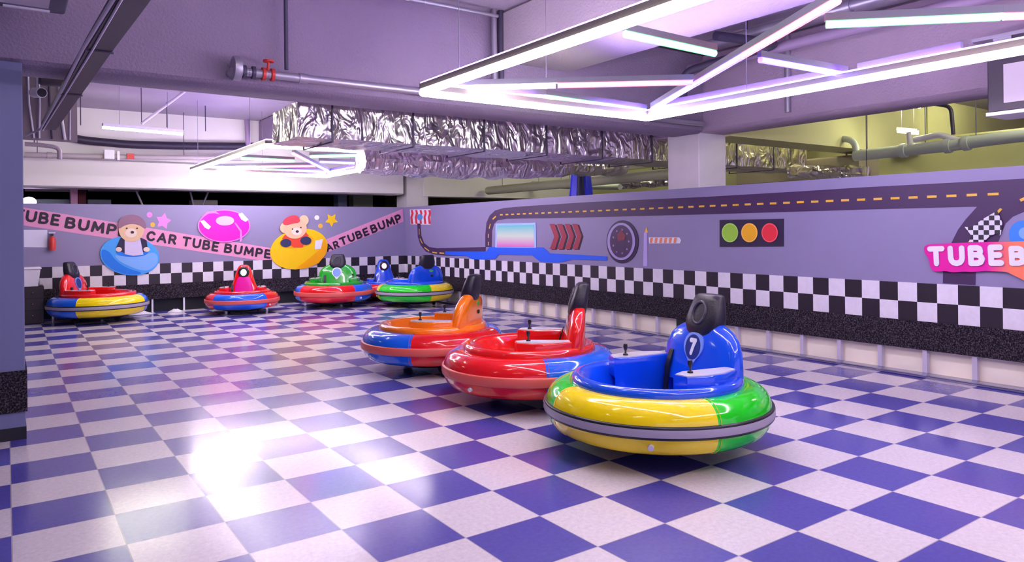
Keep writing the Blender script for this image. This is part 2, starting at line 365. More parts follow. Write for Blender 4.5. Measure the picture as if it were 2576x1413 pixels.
def bumper_car(label, x, y, yaw, hull, tA, tB, phase, variant='A', sc=1.0, belt=beltg, edge=True, decal=None, pillow=None, lamp=None, sticker=False, grip=None):
    r = empty('bumper_car', (x, y, 0), yaw, sc)
    tag(r, label, 'bumper car', 'inflatable bumper cars on the rink')
    # inflated ring, sections of two colours
    prof = []
    for j in range(28):
        a = 2*PI*j/28; c, s_ = math.cos(a), math.sin(a)
        e = 2/2.35
        prof.append((.602+.158*abs(c)**e*(1 if c >= 0 else -1), .282+.162*abs(s_)**e*(1 if s_ >= 0 else -1)))
    am = lambda ang, i: int(((ang-phase) % 360)//90) % 2
    tb = B().lathe(prof, 96, amat=am, close=True).build('tube', [tA, tB], r, 60)
    # welded seams between the colours
    for q in range(4):
        a = math.radians(phase+90*q)
        pts = [Vector(((.602+(rr_-.602)*1.012)*math.cos(a), (.602+(rr_-.602)*1.012)*math.sin(a), .282+(zz-.282)*1.012)) for rr_, zz in prof]
        B().tube(pts+[pts[0]], .0018, 6).build('seam', tA, tb, 60)
    bl = B()
    cr = [(.752, .240), (.768, .243), (.774, .250), (.773, .258), (.778, .267), (.773, .282), (.778, .297), (.773, .306), (.774, .314), (.768, .321), (.752, .324)]
    bl.lathe(cr, 96, amat=lambda ang, i: 1 if (i in (0, 1, 2, 7, 8, 9) and edge) else 0)
    bl.build('bumper_belt', [belt, blackp], tb, 60)
    B().tube([(.745*math.cos(.9), .745*math.sin(.9), .20), (.765*math.cos(.9), .765*math.sin(.9), .195)], .018, 12).build('air_valve', whitep, tb, 40)
    # under-frame and wheels
    B().lathe([(0, .13), (.36, .13), (.44, .15), (.44, .09), (.38, .06), (0, .055)], 40).build('chassis', blackp, r, 40)
    for wx, wy in ((.30, 0), (-.22, .30), (-.22, -.30)):
        wb_ = B().lathe([(.0, -.018), (.044, -.018), (.052, -.010), (.052, .010), (.044, .018), (0, .018)], 20)
        wb_.xf(Matrix.Translation((wx, wy, .052)) @ Matrix.Rotation(PI/2, 4, 'X'))
        wb_.build('wheel', mat('rubber', (.02, .02, .02), .7), r, 40)
    # hull with cockpit
    hp = [(.0, .13), (.40, .14), (.432, .25), (.44, .38), (.545, .405), (.574, .418), (.583, .440), (.580, .470), (.566, .490), (.545, .497), (.512, .492), (.492, .475), (.474, .44), (.418, .36), (.412, .26), (.39, .215), (0, .205)]
    h = B().lathe(hp, 72).build('hull', hull, r, 50)
    B().lathe([(.548, .396), (.584, .398), (.592, .408), (.592, .418), (.584, .426), (.548, .420)], 72, close=True).build('rim_trim', pad, h, 50)
    # side consoles with joysticks; pale top panels paint in the overhead tubes' reflection
    for s_ in (1, -1):
        poly = [(-.36, .30), (.02, .285), (.115, .345), (.09, .455), (-.02, .495), (-.20, .485), (-.36, .40)]
        z0, z1 = .215, .550
        c_ = B().loft([[(px_*.95, s_*min(py_, .385), z0) for px_, py_ in poly], [(px_*.95, s_*min(py_, .385), .40) for px_, py_ in poly], [(px_, s_*py_, .42) for px_, py_ in poly], [(px_, s_*py_, z1-.05) for px_, py_ in poly], [(px_, s_*py_, z1-.008) for px_, py_ in poly], [(px_*.985, s_*(.39+(py_-.39)*.93), z1) for px_, py_ in poly]]).build('console', hull, r, 40)
        B().prism([(px_*.95-.004, s_*(.39+(py_-.39)*.80), z1) for px_, py_ in poly[::s_]], (0, 0, 1), .006).build('top_sheen', sheen, c_, 0)
        jx, jy = .0, s_*.37
        j_ = B().lathe([(.0, 0), (.020, 0), (.018, .012), (.007, .018), (.007, .035), (.013, .045), (.017, .065), (.014, .084), (0, .088)], 16, c=(jx, jy, z1+.004)).build('joystick', blackp, c_, 50)
        B().lathe([(0, 0), (.011, 0), (.011, .006), (0, .006)], 12).xf(Matrix.Translation((-.33, s_*.452, .46)) @ Matrix.Rotation(-s_*PI/2, 4, 'X')).build('bolt', chrome, c_, 40)
    if grip: B().loft([superellipse(.13-.02*k_, .035, .05+.01*k_, .21+.085*k_) for k_ in range(4)]).build('centre_grip', grip, r, 60)
    # seat pads
    B().box((-.30, -.22, .215), (.0, .22, .275), bev=.018).build('seat_cushion', pad, r, 50)
    if variant == 'A':
        secs = [(.40, -.375, .105, .385), (.48, -.39, .100, .395), (.56, -.40, .090, .385), (.64, -.41, .082, .372), (.71, -.42, .074, .335), (.755, -.43, .066, .285), (.785, -.437, .060, .225), (.808, -.442, .052, .165), (.818, -.445, .035, .12)]
        sh = B().loft([superellipse(c_, hx, hy, z_, 3.0) for z_, c_, hx, hy in secs]).build('seat_shell', hull, r, 60)
        hs = [(.695, -.412, .055, .05), (.715, -.413, .066, .085), (.75, -.418, .078, .135), (.80, -.428, .080, .165), (.86, -.440, .075, .165), (.92, -.455, .067, .150), (.975, -.468, .060, .132), (1.0, -.474, .054, .122), (1.012, -.477, .036, .10)]
        hd = B().loft([superellipse(c_-.005, hx, hy, z_, 3.4) for z_, c_, hx, hy in hs]).build('headrest', pad, r, 60)
        # oval dish in the headrest
        ring = B(); n = 28; secs_ = []
        for j in range(n+1):
            a = 2*PI*j/n; secs_.append(Vector((-.385-.022*0, .066*math.cos(a), .885+.066*math.sin(a)*1.15)))
        secs_ = [Vector((-.356-(p.z-.80)*.30, p.y, p.z)) for p in secs_]
        ring.tube(secs_, .011, 8).build('headrest_ring', mat('dark_grey_rubber', (.05, .045, .07), .3), hd, 60)
        if decal:
            col_rim, col_in, txt = decal
            dv = Vector((-.21, 0, 1)).normalized(); dn = Vector((dv.z, 0, -dv.x)); P0 = Vector((-.3245, 0, .635))
            pl = lambda u, v, o: P0+Vector((0, u, 0))+dv*v+dn*o
            o_ = B().prism([pl(u, v, -.008) for u, v in chaikin([(-.105, .02), (-.085, .08), (-.045, .113), (.045, .113), (.085, .08), (.105, .02), (.085, -.035), (.04, -.08), (.015, -.125), (-.015, -.125), (-.04, -.08), (-.085, -.035)])], dn, .014).build('number_decal', col_rim, sh, 0)
            B().prism([pl(u, v, .006) for u, v in oval_pts(0, .01, .078, .088)], dn, .003).build('number_disc', col_in, o_, 0)
            if txt:
                M = Matrix((Vector((0, 1, 0)), dv, dn)).transposed().to_4x4(); M.translation = pl(-.038, -.05, .009)
                lettering('number', txt, .076, .122, whitem, o_, M, stroke=.27, th=.002)
        if sticker:
            bx = -.487
            B().prism([(-.485, y_, z_) for y_, z_ in oval_pts(-.07, .70, .045, .022, 16)], (-1, 0, 0), .012).build('sticker', mat('green_sticker', (.05, .45, .04), .4), sh, 0)
            B().box((-.505, -.10, .585), (-.47, -.06, .625), bev=.004).build('charge_socket', blackp, sh, 40)
    else:
        secs = [(.40, -.37, .115, .36), (.50, -.385, .115, .30), (.60, -.40, .11, .245), (.72, -.41, .105, .205), (.84, -.42, .10, .175), (.93, -.43, .092, .145), (.99, -.44, .075, .11), (1.02, -.445, .045, .065)]
        sh = B().loft([superellipse(c_, hx, hy, z_, 2.6) for z_, c_, hx, hy in secs]).build('seat_shell', hull, r, 60)
        ring = [Vector((-.335-.05*(1-1)-(.84-.84), .085*math.cos(a), .855+.095*math.sin(a))) for a in [2*PI*j/24 for j in range(25)]]
        hr = B().tube([Vector((-.325-(p.z-.76)*.10, p.y, p.z)) for p in ring], .034, 10).build('headrest_ring', blackp, r, 60)
        B().prism([Vector((-.302-(z_-.76)*.10, y_, z_)) for y_, z_ in oval_pts(0, .855, .062, .070, 24)], (1, 0, 0), .012).build('lamp_disc', lamp or whitem, hr, 0)
        if pillow:
            B().loft([superellipse(-.295-(z_-.5)*.12, .03, hy, z_, 2.6) for z_, hy in ((.40, .18), (.46, .20), (.62, .165), (.74, .12), (.76, .08))]).build('back_cushion', pillow, r, 60)
    # lap belt
    B().loft([[(-.32, s1+.0, .60), (-.32, s1-.045, .60), (-.31, s1-.045, .59), (-.31, s1, .59)] if i == 0 else [(-.30+i*.015, s1, .60-.12*i), (-.30+i*.015, s1-.045, .60-.12*i), (-.285+i*.015, s1-.045, .60-.12*i), (-.285+i*.015, s1, .60-.12*i)] for i in range(4) for s1 in (-.215,)]).build('lap_belt', pad, r, 0)
    return r
def yaw_for(x, y, phi):
    az = math.degrees(math.atan2(y-CAM.y, x-CAM.x)); return math.radians(az-90-phi)
def car(label, x, y, phi, *a, **k): return bumper_car(label, x, y, yaw_for(x, y, phi), *a, **k)
car('nearest car, blue seat with a white 7 in yellow and green ring', 1.405, .519, 144, PB, YE, GR, -6, decal=(paleb, navy, '7'))
car('red seat shell seen side on, red and blue ring, second from the camera', 1.535, 2.17, 181, PR, RE, BL, 13, belt=belts, edge=False, grip=magenta)
car('orange seat shell seen from behind, blue and red ring', 1.545, 3.95, 201, PO, RE, BL, 92, belt=belts, edge=False, sticker=True, grip=magenta)
car('red seat in yellow and blue ring beside the white bin', -.977, 11.14, 25, PR, YE, BL, 270, decal=(paleb, navy, ''))
car('red hooded seat with magenta cushion and pale round lamp', 1.32, 10.84, 95, PR, BL, RE, 315, variant='B', sc=.85, belt=belts, edge=False, pillow=magenta, lamp=glow('mint_lamp', (.5, 1, .8), .9))
car('green seat with pale oval badge in red and blue ring', 3.09, 10.84, 100, PG, RE, BL, 313, belt=belts, edge=False, decal=(whitem, paleb, ''))
car('blue hooded seat with pink round lamp, farthest in the corner', 4.45, 11.32, 80, PB, BL, RE, 40, variant='B', sc=.84, belt=belts, edge=False, lamp=glow('pink_lamp', (1, .4, .8), .9))
car('blue seat shell seen from behind in green and yellow ring', 4.40, 9.90, 238, PB, GR, YE, 83, sticker=True)

# ------------------------------------------------------------------ lit frames under the ceiling
def led_bar(name, p, q, led, parent, prof=True, r=.014, up=.03, mt=alum):
    p, q = Vector(p), Vector(q)
    o_ = B().bar(p+Vector((0, 0, up)), q+Vector((0, 0, up)), .035, .045).build(name, mt, parent, 0)
    t = (q-p).normalized()
    B().tube([p+t*.01, q-t*.01], r, 10).build('led_tube', led, o_, 60)
    return o_
def lit_frame(label, y0):
    r = empty('light_frame', (0, 0, 2.6)); tag(r, label, 'light fitting', 'rectangular tube light frames')
    r.location = (1.78, y0, 2.6)
    X0, X1, Y0, Y1 = -1.28, 1.29, -2.35, 2.3
    for p, q in (((X0, Y1, 0), (X1, Y1, 0)), ((X1, Y1, 0), (X1, Y0, 0)), ((X1, Y0, 0), (X0, Y0, 0)), ((X0, Y0, 0), (X0, Y1, 0))):
        led_bar('frame_bar', p, q, led_w, r, r=.027, up=.052)
        B().tube([Vector(p)+Vector((0, 0, .082)), Vector(q)+Vector((0, 0, .082))], .008, 8).build('top_led', led_t, r, 60)
    base = Vector((1.78, -.1, 2.6))
    for (a, c_, led) in (((1570, 85), (1800, 135), led_g), ((1640, 275), (1870, 140), led_b), ((1870, 140), (2110, 0), led_r), ((1125, 222), (1400, 215), led_w), ((1400, 215), (1745, 207), led_r),
                         ((1910, 150), (2130, 188), led_b), ((2075, 62), (2520, 42), led_g), ((2520, 42), (2700, 36), led_r),
                         ((1655, 273), (1900, 228), led_c), ((1900, 228), (2130, 187), led_b), ((2160, 181), (2420, 128), led_v), ((1374, 244), (1625, 279), led_g), ((1150, 232), (1374, 244), led_b)):
        p = onz(*a, 2.69)-base; q = onz(*c_, 2.69)-base
        led_bar('cross_bar', p, q, led, r, r=.023, up=.042, mt=mat('grey_profile', (.16, .16, .18), .3))
    for hx, hy in ((-1.28, 1.7), (-1.28, -1.6), (1.29, 1.1), (1.29, -1.4), (0, 2.3)):
        zt = 1.2 if not (.25 < hx < 1.28) else .68
        B().tube([(hx, hy, .06), (hx, hy, zt)], .0035, 6).build('hanger_wire', galv, r, 60)
    return r
lit_frame('large tube light frame over the three near cars', -.1)
lit_frame('tube light frame over the far end, beyond the foil duct', 8.8)
# ------------------------------------------------------------------ fluorescent battens
def batten(label, p, q, lit=True, y_=False, drop=0, group=None):
    p, q = Vector(p), Vector(q); c_ = (p+q)/2; r = empty('fluorescent_light', c_); tag(r, label, 'light', group)
    p -= c_; q -= c_; t = (q-p).normalized()
    B().bar(p+Vector((0, 0, .045)), q+Vector((0, 0, .045)), .07, .05).build('housing', whitep, r, 0)
    B().tube([p, q], .016, 10).build('fluorescent_tube', (flu_y if y_ else flu) if lit else whitep, r, 60)
    if drop:
        for k_ in (.2, .8): B().tube([p.lerp(q, k_)+Vector((0, 0, .06)), p.lerp(q, k_)+Vector((0, 0, drop))], .004, 6).build('hanger_wire', galv, r, 60)
    return r
flu, _f = glow('bright_fluorescent_tube', (1, 1, .80), 45), flu
batten('lit batten hanging in front of the far cream beam', onz(258, 321, 3.1), onz(460, 338, 3.1), drop=.66); flu = _f
batten('unlit batten under the ceiling above the beam valve', (-.35, 3.15, 3.68), (.88, 3.15, 3.68), lit=False, drop=.12)
batten('lit batten beyond the right wall near the ceiling unit', onx(2250, 262, 9.0), onx(2315, 270, 9.0), y_=True, drop=.9)
batten('lit batten on a stem above the pale pipes', onx(2258, 331, 9.2), onx(2310, 336, 9.2), y_=True, drop=1.1)
batten('short lit batten under the olive ceiling behind the girder', onx(2035, 288, 9), onx(2075, 295, 9), y_=True, drop=.5)
for (bx, by) in ((8.2, .4), (8.6, 5.6), (8.6, 9.4), (11.8, 2.0), (12.0, 7.5)):
    batten('ceiling batten in the hall beyond the right wall', (bx-.6, by, 3.735), (bx+.6, by, 3.735), y_=True, group='ceiling battens beyond the right wall')
for (bx, by) in ((-3.0, -1.5), (-5, 1.2), (-1.2, -5.0), (2.2, -5.4), (-.8, 6.4), (-4.6, 8.6), (-1.0, 1.0)):
    batten('ceiling batten over the rink', (bx-.6, by, 3.735), (bx+.6, by, 3.735), group='ceiling battens over the rink')

# ------------------------------------------------------------------ wall graphics
class Plane:
    def __init__(s, kind): s.k = kind
    def p(s, x, y, l=0):
        if s.k == 'R': q = onx(x, y, XW); q.x -= .004*l; return q
        q = ony(x, y, YW); q.y -= .004*l; return q
    def poly(s, name, pts, mt, layer, parent, th=.003):
        n = (-1, 0, 0) if s.k == 'R' else (0, -1, 0)
        return B().prism([s.p(x, y, layer) for x, y in pts], n, th).build(name, mt, parent, 0)
    def text(s, name, st, p0, p1, hpx, mt, layer, parent, offset=.01, ext=.001, shear=0):
        a, c_ = s.p(*p0, layer), s.p(*p1, layer); t = (c_-a); L = t.length; t.normalize()
        up = (s.p(p0[0], p0[1]-hpx, layer)-a); h = up.length
        nn = Vector((-1, 0, 0)) if s.k == 'R' else Vector((0, -1, 0))
        upv = nn.cross(t).normalized()
        M = Matrix((t, upv, nn)).transposed().to_4x4(); M.translation = a
        return lettering(name, st, L, h, mt, parent, M, stroke=shear or .22, th=max(ext, .0015))
PR_, PK = Plane('R'), Plane('B')
def decal_root(name, at, label, cat, group=None):
    r = empty(name, at); tag(r, label, cat, group); return r
def reloc(root):
    """children were built in world space: keep them there under a root that has a place"""
    for c_ in root.children: c_.location = Vector(c_.location)-root.location
    return root
road = mat('road_graphic', (.055, .022, .085), .5); roadt = mat('road_edge', (.06, .04, .02), .5); yel = mat('yellow_marking', (.80, .48, .05), .5)
blueg = mat('river_blue', (.01, .12, .85), .45); redg = mat('signal_red', (.75, .04, .06), .5); pinkg = mat('ribbon_pink', (.78, .32, .52), .6)
inkm = mat('ink_black', (.018, .008, .022), .5); whiteg = mat('graphic_white', (.82, .80, .86), .5)
# track
r = decal_root('race_track_mural', PR_.p(1500, 530), 'dark road mural with yellow dashes winding along the right wall', 'mural')
top = [(1221, 621), (1221, 590), (1224, 560), (1232, 542), (1246, 529), (1268, 523), (1313, 519), (1483, 508), (1776, 495), (2014, 481), (2172, 471), (2576, 449), (2660, 444)]
bot = [(2660, 540), (2576, 533), (2548, 545), (2530, 562), (2520, 585), (2500, 640), (2455, 681), (2454, 717), (2372, 712), (2373, 677), (2380, 640), (2394, 610), (2410, 578), (2430, 551), (2458, 519), (2172, 527), (1776, 539), (1540, 545), (1370, 549), (1275, 550), (1252, 554), (1243, 563), (1238, 580), (1237, 621)]
# split in convex-safe strips
PR_.poly('road_surface', top[:8]+[(1483, 546.4), (1370, 549), (1275, 550), (1252, 554), (1243, 563), (1238, 580), (1237, 621)], road, 0, r)
PR_.poly('road_surface', [(1483, 508), (1776, 495), (2014, 481), (2172, 471), (2440, 457), (2440, 520), (2172, 527), (1776, 539), (1540, 545), (1483, 546.4)], road, 0, r)
PR_.poly('road_surface', [(2440, 457), (2576, 449), (2760, 438), (2760, 560), (2576, 533), (2548, 545), (2530, 562), (2520, 585), (2500, 640), (2455, 681), (2454, 717), (2372, 712), (2373, 677), (2380, 640), (2394, 610), (2410, 578), (2430, 551), (2458, 520), (2440, 520)], road, 0, r)
PR_.poly('road_surface', [(1050, 562), (1058, 562), (1060, 592), (1067, 611), (1080, 621), (1100, 624), (1222, 621), (1222, 631), (1200, 645), (1122, 643), (1095, 640), (1072, 633), (1058, 616), (1051, 595)], road, 0, r)
def dash(y0, y1, z0, z1, zt=.012):
    B().add([(XW-.005, y0, z0-zt), (XW-.005, y1, z1-zt), (XW-.005, y1, z1+zt), (XW-.005, y0, z0+zt), (XW-.007, y0, z0-zt), (XW-.007, y1, z1-zt), (XW-.007, y1, z1+zt), (XW-.007, y0, z0+zt)],
            [(3, 2, 1, 0), (4, 5, 6, 7), (0, 1, 5, 4), (1, 2, 6, 5), (2, 3, 7, 6), (3, 0, 4, 7)]).build('road_dash', yel, r, 0)
ya = onx(2499, 488, XW); yb = onx(1262, 540, XW); y_ = ya.y; nd = 46
for k in range(nd):
    f = k/(nd-1); yy = ya.y+(yb.y-ya.y)*f; zz = ya.z+(yb.z-ya.z)*f; dash(yy-.045, yy+.045, zz, zz)
def dashes(pts, n=1):
    for a, c_ in pts:
        a, c_ = PR_.p(*a, 1), PR_.p(*c_, 1); n_ = Vector((-1, 0, 0)); t = (c_-a).normalized(); u = n_.cross(t)*.013
        B().prism([a-u, c_-u, c_+u, a+u], (-1, 0, 0), .002).build('road_dash', yel, r, 0)
dashes([((1229, 617), (1229, 608)), ((1229, 598), (1229, 588)), ((1231, 575), (1234, 563)), ((1240, 551), (1248, 544)), ((1055, 575), (1055, 590)), ((1057, 600), (1063, 612)), ((1068, 622), (1080, 631)), ((1088, 634), (1100, 636)), ((1106, 636), (1118, 637)), ((2567, 504), (2590, 494))])
reloc(r)
r = PR_.poly('river_mural', [(1121, 632), (1225, 632), (1232, 621), (1368, 622), (1378, 630), (1384, 637), (1450, 640), (1528, 645), (1528, 655), (1440, 652), (1425, 657), (1400, 660), (1360, 658), (1347, 648), (1340, 642), (1255, 640), (1248, 650), (1230, 652), (1190, 652), (1175, 644), (1121, 640)], blueg, 2, None)
tag(r, 'blue winding river painted on the right wall under the neon sign', 'mural')
# chequered board with wavy stripes
r = decal_root('striped_flag_sign', PR_.p(1056, 545), 'small red and white wavy striped sign near the wall corner', 'sign')
PR_.poly('board', [(1031, 527), (1083, 526), (1083, 565), (1033, 564)], whiteg, 0, r)
for k in range(5):
    x = 1034+k*11; PR_.poly('stripe', [(x, 528), (x+5, 528), (x+7, 537), (x+4, 546), (x+6, 563), (x+1, 563), (x-1, 546), (x+2, 537)], redg, 1, r)
PR_.poly('emblem', oval_pts(1057, 546, 7, 8, 14), mat('sign_blue', (.1, .3, .7), .5), 2, r); reloc(r)
# glowing sign
r = decal_root('glowing_sign', PR_.p(1298, 593), 'glowing cyan and pink sign on the right wall', 'sign')
gm = bpy.data.materials.new('cyan_to_pink_lightbox'); gm.use_nodes = True; nt = gm.node_tree; bb = nt.nodes['Principled BSDF']
tc = nt.nodes.new('ShaderNodeTexCoord'); sp = nt.nodes.new('ShaderNodeSeparateXYZ'); nt.links.new(tc.outputs['Generated'], sp.inputs[0])
cr = nt.nodes.new('ShaderNodeValToRGB'); cr.color_ramp.elements[0].color = (.9, .10, .75, 1); cr.color_ramp.elements[1].color = (.12, .62, .9, 1); _e = cr.color_ramp.elements.new(.5); _e.color = (.8, .8, .85, 1)
cr.color_ramp.elements[0].position = .0; cr.color_ramp.elements[2].position = 1
nt.links.new(sp.outputs[2], cr.inputs[0]); nt.links.new(cr.outputs[0], bb.inputs['Emission Color']); bb.inputs['Emission Strength'].default_value = .30; bb.inputs['Base Color'].default_value = (.03, .03, .04, 1)
PR_.poly('light_panel', [(1253, 567), (1344, 565), (1345, 621), (1252, 620)], gm, 3, r, th=.01)
PR_.poly('backing_board', [(1248, 562), (1349, 560), (1350, 623), (1247, 622)], mat('pale_blue_board', (.40, .60, .95), .5), 1, r, th=.008)
reloc(r)
r = decal_root('chevron_sign', PR_.p(1423, 595), 'row of four dark red chevron arrows on the right wall', 'sign')
for k in range(4):
    x = 1383+k*19
    PR_.poly('arrow_shadow', [(x+4, 565), (x+17, 565), (x+28, 595), (x+18, 628), (x+5, 628), (x+16, 596)], inkm, 0, r)
    PR_.poly('arrow', [(x, 563), (x+13, 563), (x+24, 594), (x+14, 626), (x+1, 626), (x+12, 595)], mat('dark_red_graphic', (.35, .03, .06), .5), 1, r)
reloc(r)
r = decal_root('speedometer_sign', PR_.p(1567, 608), 'round dark speedometer dial with pale ring on the right wall', 'sign')
PR_.poly('rim', oval_pts(1567, 608, 40, 54, 40), mat('dial_rim', (.03, .015, .06), .4), 0, r, th=.012)
PR_.poly('pale_ring', oval_pts(1565, 607, 35, 47, 40), mat('dial_ring', (.40, .33, .60), .4), 4, r)
PR_.poly('dial_face', oval_pts(1565, 607, 28, 41, 40), mat('dial_face', (.06, .025, .09), .4), 5, r)
PR_.poly('dial_emblem', [(1556, 590), (1566, 577), (1577, 592), (1574, 604), (1557, 606)], mat('dial_red', (.22, .03, .05), .5), 6, r)
for a in range(0, 360, 40):
    c_, s_ = math.cos(math.radians(a)), math.sin(math.radians(a))
    PR_.poly('dial_mark', oval_pts(1565+20*c_, 607+30*s_, 2.2, 2.8, 8), mat('dial_mark', (.25, .2, .4), .5), 6, r)
reloc(r)
r = decal_root('boom_barrier_sign', PR_.p(1626, 620), 'pale pole with red and white striped boom on the right wall', 'sign')
PR_.poly('pole', [(1621, 585), (1628, 585), (1629, 669), (1619, 669)], mat('lilac_pole', (.50, .42, .78), .5), 0, r, th=.01)
PR_.poly('pole_tip', [(1622, 585), (1627, 570), (1631, 585)], yel, 1, r)
PR_.poly('boom', [(1633, 597), (1710, 597), (1714, 604), (1711, 612), (1634, 612)], whiteg, 1, r, th=.006)
for k in range(6):
    x = 1638+k*12; PR_.poly('stripe', [(x, 598), (x+6, 598), (x+4, 611), (x-2, 611)], mat('boom_orange', (.80, .25, .12), .5), 3, r)
reloc(r)
r = decal_root('traffic_light_sign', PR_.p(1892, 585), 'dark traffic light sign with green, amber and red discs', 'sign')
PR_.poly('board', [(1812, 553), (1972, 550), (1972, 619), (1812, 620)], mat('dark_board', (.025, .015, .05), .5), 0, r, th=.015)
for nm, x, c in (('green_disc', 1839, (.32, .62, .05)), ('amber_disc', 1888, (.90, .46, .01)), ('red_disc', 1939, (.80, .03, .05))):
    PR_.poly(nm, oval_pts(x, 585, 20.5, 24, 32), mat(nm+'_rim', tuple(min(1, v*1.1+.08) for v in c), .45), 5, r)
    PR_.poly(nm, oval_pts(x, 585, 17.5, 21, 32), mat(nm+'_paint', c, .45), 6, r)
reloc(r)
# logo
r = decal_root('logo_sign', PR_.p(2460, 640), 'pink and orange lettered sign with chequered flag on the right wall', 'sign')
lm = bpy.data.materials.new('pink_to_orange_board'); lm.use_nodes = True; nt = lm.node_tree; bb = nt.nodes['Principled BSDF']
tc = nt.nodes.new('ShaderNodeTexCoord'); sp = nt.nodes.new('ShaderNodeSeparateXYZ'); nt.links.new(tc.outputs['Generated'], sp.inputs[0])
cr = nt.nodes.new('ShaderNodeValToRGB'); e_ = cr.color_ramp.elements; e_[0].position = .0; e_[0].color = (.95, .28, .10, 1); e_[1].position = 1; e_[1].color = (.75, .01, .32, 1)
x_ = e_.new(.50); x_.color = (.95, .22, .12, 1); x_ = e_.new(.63); x_.color = (.75, .01, .35, 1)
nt.links.new(sp.outputs[1], cr.inputs[0]); nt.links.new(cr.outputs[0], bb.inputs['Base Color']); bb.inputs['Roughness'].default_value = .4
PR_.poly('board', chaikin([(2328, 622), (2335, 615), (2356, 613), (2480, 608), (2540, 608), (2576, 606), (2700, 604), (2790, 606), (2815, 640), (2800, 700), (2760, 735), (2690, 740), (2600, 714), (2571, 700), (2550, 690), (2535, 682), (2500, 682), (2484, 680), (2450, 684), (2430, 682), (2400, 685), (2380, 680), (2360, 684), (2345, 676), (2341, 650), (2330, 636)]), lm, 4, r, th=.02)
PR_.text('lettering', 'TUBE', (2341, 669), (2532, 668), 50, whiteg, 10, r, ext=.010, shear=.27); PR_.text('lettering', 'BUMP', (2545, 668), (2770, 667), 50, whiteg, 10, r, ext=.010, shear=.27)
fl = [(2429, 570), (2446, 572), (2473, 552), (2511, 530), (2524, 560), (2520, 592), (2505, 588), (2490, 596), (2475, 610), (2440, 608), (2446, 592)]
fm2 = checker_mat('flag_checks', (.75, .75, .78), (.02, .02, .03), (.045, .045), (1, 2), (0, 0), .5)
PR_.poly('flag', fl, fm2, 5, r)
PR_.poly('flag_pole', [(2436, 609), (2444, 609), (2523, 526), (2517, 523)], yel, 2, r)
PR_.poly('blue_tube', oval_pts(2575, 590, 36, 36, 32), mat('tube_blue', (.04, .25, .80), .4), 2, r)
PR_.poly('blue_tube_hole', oval_pts(2582, 586, 17, 15, 24), mat('tube_light', (.20, .45, .90), .4), 5, r)
reloc(r)
# ribbons on the back wall
def ribbon(label, quad, words):
    r = decal_root('ribbon_banner', PK.p((quad[0][0]+quad[1][0])/2, (quad[0][1]+quad[3][1])/2), label, 'banner')
    PK.poly('ribbon', quad, pinkg, 0, r)
    for w_, a, c_, h in words: PK.text('lettering', w_, a, c_, h, inkm, 1.2, r, offset=.008)
    return reloc(r)
ribbon('pink lettered ribbon on the back wall sloping down to the right', [(20, 561), (20, 515), (685, 624), (715, 664)],
       [('T', (35, 553), (58, 556), 30), ('UBE', (62, 557), (148, 569), 30), ('BUMPER', (161, 573), (347, 601), 29), ('CAR', (366, 605), (442, 616), 26), ('TUBE', (455, 618), (548, 633), 25), ('BUMPER', (562, 635), (702, 654), 24)])
ribbon('pink lettered ribbon on the back wall rising to the wall corner', [(740, 669), (740, 634), (1013, 525), (1015, 557)],
       [('CAR', (806, 641), (855, 622), 20), ('TUBE', (858, 619), (930, 590), 21), ('BUMP', (936, 588), (1012, 557), 22)])
# blue swim ring with a sitting bear
fur = mat('pale_fur', (.78, .55, .33), .8); furd = mat('muzzle_fur', (.85, .70, .58), .8); hat = mat('mauve_cap', (.30, .16, .24), .8)
r = decal_root('bear_in_blue_ring_mural', PK.p(326, 615), 'cut-out of a bear in a dark jacket sitting in a blue swim ring', 'mural')
sb_ = mat('ring_blue', (.05, .38, .90), .4); sb2 = mat('ring_deep_blue', (.0, .20, .80), .4); sb3 = mat('ring_sky_blue', (.20, .48, .95), .4)
PK.poly('ring', oval_pts(326, 643, 75, 49, 40, rot=.12), sb_, 3, r, th=.012)
PK.poly('ring_shade', chaikin([(255, 625), (275, 632), (290, 655), (320, 675), (360, 686), (345, 690), (318, 690), (288, 681), (265, 664), (255, 645)]), sb2, 6.2, r)
PK.poly('ring_light', chaikin([(285, 640), (310, 645), (350, 645), (385, 632), (398, 645), (395, 665), (375, 680), (350, 680), (315, 665), (298, 655)]), sb3, 6.2, r)
PK.poly('ring_hole', oval_pts(332, 635, 40, 11, 24), sb2, 6.4, r)
PK.poly('jacket', [(303, 598), (350, 596), (368, 604), (372, 632), (352, 634), (312, 636), (290, 626)], mat('jacket_navy', (.02, .015, .06), .6), 7.5, r)
PK.poly('shirt', [(313, 600), (352, 600), (360, 640), (335, 643), (313, 639)], mat('shirt_white', (.66, .60, .82), .6), 8.5, r)
PK.poly('head', oval_pts(330, 577, 32, 31, 30), fur, 9.5, r)
PK.poly('cap', chaikin([(298, 577), (296, 560), (306, 546), (325, 539), (345, 541), (362, 552), (369, 572), (363, 576), (350, 566), (330, 562), (310, 568)]), hat, 10.5, r)
PK.poly('muzzle', oval_pts(329, 586, 15, 12, 20), furd, 10.5, r)
PK.poly('nose', oval_pts(332, 584, 4.5, 3.5, 12), inkm, 11.5, r)
for x in (318, 344): PK.poly('eye', oval_pts(x, 574, 2.5, 1.8, 10), inkm, 11.5, r)
for x in (298, 368): PK.poly('paw', oval_pts(x, 627, 8, 6, 14), furd, 9.5, r)
reloc(r)
r = decal_root('pink_ring_mural', PK.p(565, 568), 'bright pink swim ring cut-out on the back wall', 'mural')
pk1 = mat('ring_magenta', (.85, .0, .48), .35); pk2 = mat('ring_pink', (.95, .25, .75), .35)
PK.poly('ring_edge', oval_pts(563, 568, 66, 41, 40), pk2, 3, r, th=.012)
PK.poly('ring', oval_pts(563, 568, 63, 38.5, 40), pk1, 6.2, r)
